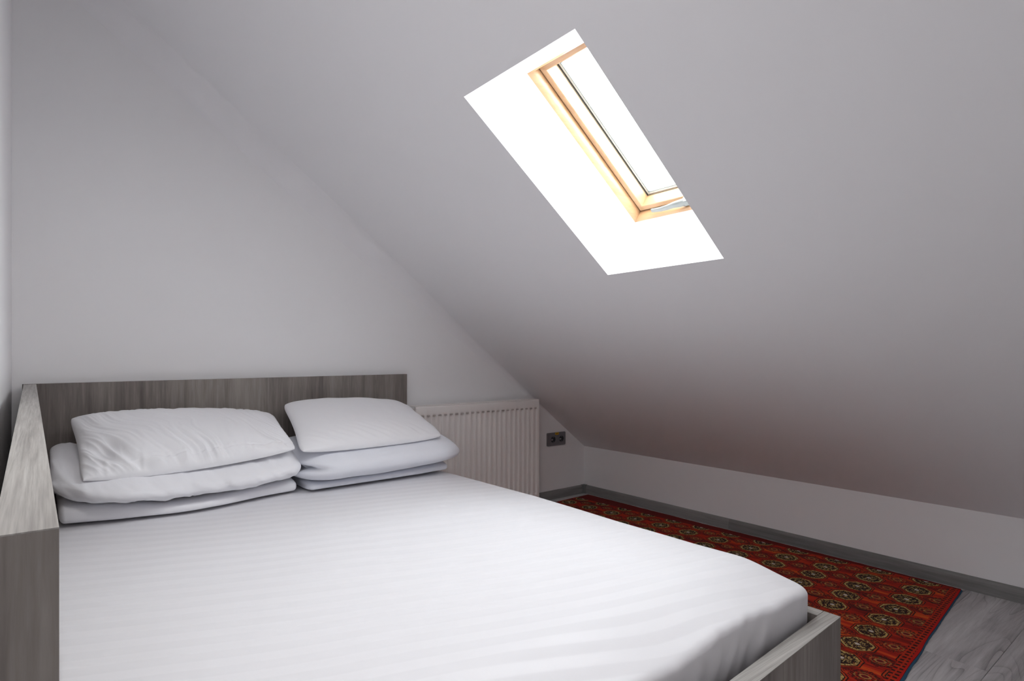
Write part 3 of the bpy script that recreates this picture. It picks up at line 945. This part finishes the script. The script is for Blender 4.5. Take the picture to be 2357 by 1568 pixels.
# bracket feet to the wall, valve at the lower right
for x in (1.52, 2.05):
    bm = bmesh.new(); bx(x, x + 0.03, RYB + 0.0025, YB - 0.001, 0.30, 0.50, 0.001)
    from_bm('wall_bracket', bm, M_RAD, rad)
def cyl(bm, c0, c1, r, k=16):
    c0, c1 = Vector(c0), Vector(c1); d = (c1 - c0).normalized()
    a = d.orthogonal().normalized(); b_ = d.cross(a)
    A = [bm.verts.new(c0 + r * (a * math.cos(2 * PI * q / k) + b_ * math.sin(2 * PI * q / k))) for q in range(k)]
    B = [bm.verts.new(c1 + r * (a * math.cos(2 * PI * q / k) + b_ * math.sin(2 * PI * q / k))) for q in range(k)]
    for q in range(k): bm.faces.new([A[q], A[(q + 1) % k], B[(q + 1) % k], B[q]])
    bm.faces.new(A[::-1]); bm.faces.new(B)
bm = bmesh.new(); cyl(bm, rl((RX1 + 0.0036, 2.565, 0.078)), rl((RX1 + 0.014, 2.565, 0.078)), 0.0105)
vv = from_bm('end_plug', bm, M_BRASS, rad, 40)
bm = bmesh.new(); cyl(bm, rl((RX1 + 0.014, 2.565, 0.078)), rl((RX1 + 0.018, 2.565, 0.078)), 0.005)
from_bm('plug_core', bm, M_BLACK, vv, 40)
bm = bmesh.new(); cyl(bm, rl((RX1 + 0.009, 2.572, 0.0)), rl((RX1 + 0.009, 2.572, 0.068)), 0.006)
from_bm('supply_pipe', bm, M_BLACK, rad, 40)

# ------------------------------------------------------------------ double socket
sock = empty('double_socket', (2.4465, YB, 0.3635))
tag(sock, 'grey double power socket with yellow sticker on wall beside radiator', 'socket')
def rrect_plate(w, h, r, y0, y1, mat, name, cx_=0.0, cz_=0.0, parent=None, bev=0.0015):
    bm = bmesh.new(); pts = []
    for (sx, sz, t0) in ((1, -1, -PI / 2), (1, 1, 0), (-1, 1, PI / 2), (-1, -1, PI)):
        for q in range(5):
            t = t0 + PI / 2 * q / 4
            pts.append((cx_ + sx * (w / 2 - r) + r * math.cos(t), cz_ + sz * (h / 2 - r) + r * math.sin(t)))
    A = [bm.verts.new((x, y1, z)) for x, z in pts]; B = [bm.verts.new((x, y0, z)) for x, z in pts]
    k = len(pts)
    fB = bm.faces.new(B); bm.faces.new(A[::-1])
    for q in range(k): bm.faces.new([A[q], A[(q + 1) % k], B[(q + 1) % k], B[q]])
    if bev: bmesh.ops.bevel(bm, geom=[e for e in fB.edges], offset=bev, segments=2, affect='EDGES')
    return from_bm(name, bm, mat, parent, 40)
rrect_plate(0.151, 0.079, 0.006, -0.009, -0.0002, M_SOCK, 'plate', parent=sock)
for sx in (-0.032, 0.036):
    ins = rrect_plate(0.056, 0.056, 0.005, -0.0115, -0.0092, M_SOCK, 'insert', sx, -0.001, parent=sock, bev=0.0008)
    # recessed round well: rim ring and dark bottom, contacts
    bm = bmesh.new()
    k = 28
    def rg(r, y): return [bm.verts.new((sx + r * math.cos(2 * PI * q / k), y, -0.001 + r * math.sin(2 * PI * q / k))) for q in range(k)]
    a = rg(0.0215, -0.0116); b_ = rg(0.0205, -0.0128); c_ = rg(0.0190, -0.0128); d_ = rg(0.0185, -0.0119); 
    for p, q_ in ((a, b_), (b_, c_), (c_, d_)):
        for q in range(k): bm.faces.new([p[q], p[(q + 1) % k], q_[(q + 1) % k], q_[q]])
    from_bm('rim', bm, M_SOCK, ins, 40)
    bm = bmesh.new(); cyl(bm, (sx, -0.0116, -0.001), (sx, -0.0121, -0.001), 0.0186, 28)
    from_bm('well', bm, M_SOCKD, ins, 40)
    bm = bmesh.new()
    box(bm, sx - 0.0165, sx - 0.002, -0.0137, -0.0122, -0.006, 0.0035, 0.0008)
    from_bm('contact_bridge', bm, M_SOCKM, ins)
    for dz in (-0.0165, 0.0125):
        bm = bmesh.new(); box(bm, sx - 0.0035, sx + 0.0035, -0.0135, -0.0122, dz, dz + 0.003, 0.0004)
        from_bm('earth_clip', bm, M_SOCKM, ins)
st_ = rrect_plate(0.030, 0.014, 0.001, -0.0098, -0.0091, M_STICK, 'sticker', 0.002, 0.0318, parent=sock, bev=0)
st_['label'] = 'yellow sticker with black print'
bm = bmesh.new()
for i in range(4): box(bm, -0.007 + i * 0.0048, -0.0038 + i * 0.0048, -0.0101, -0.00985, 0.0290 + 0.0007 * (i % 2), 0.0345)
from_bm('print', bm, M_INK, st_)

# ------------------------------------------------------------------ rug
RR = math.radians(2.9)
rug = empty('rug', (2.640, 0.661, 0.0005), RR)
tag(rug, 'red oriental rug with rows of octagonal medallions along the low wall', 'rug')
def rug_mesh():
    nx, ny = 60, 130
    v, f = [], []
    X0, X1, Yn, Yf = -1.10, 0.0, 0.0, 1.90
    cr, sr = math.cos(RR), math.sin(RR)
    for side in (1, 0):
        for j in range(ny + 1):
            for i in range(nx + 1):
                x = X0 + (X1 - X0) * i / nx; y = Yn + (Yf - Yn) * j / ny
                # the right edge follows the skirting, a little uneven
                if i > nx - 4:
                    k = (i - (nx - 4)) / 4.0
                    x += k * (0.016 + 0.0505 * y + 0.003 * nz(y * 9, 0, 1) + 0.002 * nz(y * 30, 0, 2))
                y += 0.045 * x * (1 - j / ny)
                if j < 4: y += (1 - j / 4.0) * 0.0035 * nz(x * 7, 1, 4)
                z = 0.0065 + 0.0012 * nz(x * 3, y * 3, 1) + 0.0008 * max(0, nz(x * 11, y * 11, 5))
                if side == 0: z = 0.0008
                v.append((x, y, z))
    m1 = (nx + 1) * (ny + 1)
    for j in range(ny):
        for i in range(nx):
            a = j * (nx + 1) + i
            f.append((a, a + 1, a + nx + 2, a + nx + 1))
            a += m1
            f.append((a, a + nx + 1, a + nx + 2, a + 1))
    for j in range(ny):
        for i in (0, nx):
            a = j * (nx + 1) + i
            f.append((a, a + nx + 1, a + nx + 1 + m1, a + m1) if i == 0 else (a + m1, a + nx + 1 + m1, a + nx + 1, a))
    for i in range(nx):
        for j in (0, ny):
            a = j * (nx + 1) + i
            f.append((a + m1, a + m1 + 1, a + 1, a) if j == 0 else (a, a + 1, a + 1 + m1, a + m1))
    return v, f
v, f = rug_mesh()
o = pydata('pile', v, f, M_RUG, rug); smooth(o.data, 50)
# blue selvedge showing along the near end
v, f = [], []
nn = 120
for i in range(nn + 1):
    x = -1.10 + 1.112 * i / nn
    w = 0.0040 + 0.0035 * max(0.0, math.sin((x + 0.06) * 5.5)) + 0.0012 * nz(x * 25, 0, 3)
    yb_ = 0.0035 * nz(x * 7, 1, 4) + 0.0004 + 0.045 * x
    v += [(x, yb_ - 0.0012, 0.0006), (x, yb_ - w, 0.0006), (x, yb_ - w, 0.0022), (x, yb_ - 0.0012, 0.0052)]
for i in range(nn):
    for q in range(4):
        a = i * 4 + q; b_ = i * 4 + (q + 1) % 4
        f.append((a, b_, b_ + 4, a + 4))
f.append((3, 2, 1, 0)); f.append(tuple(nn * 4 + q for q in range(4)))
o = pydata('selvedge', v, f, M_RUGEDGE, rug); o['label'] = 'blue binding along the near end'
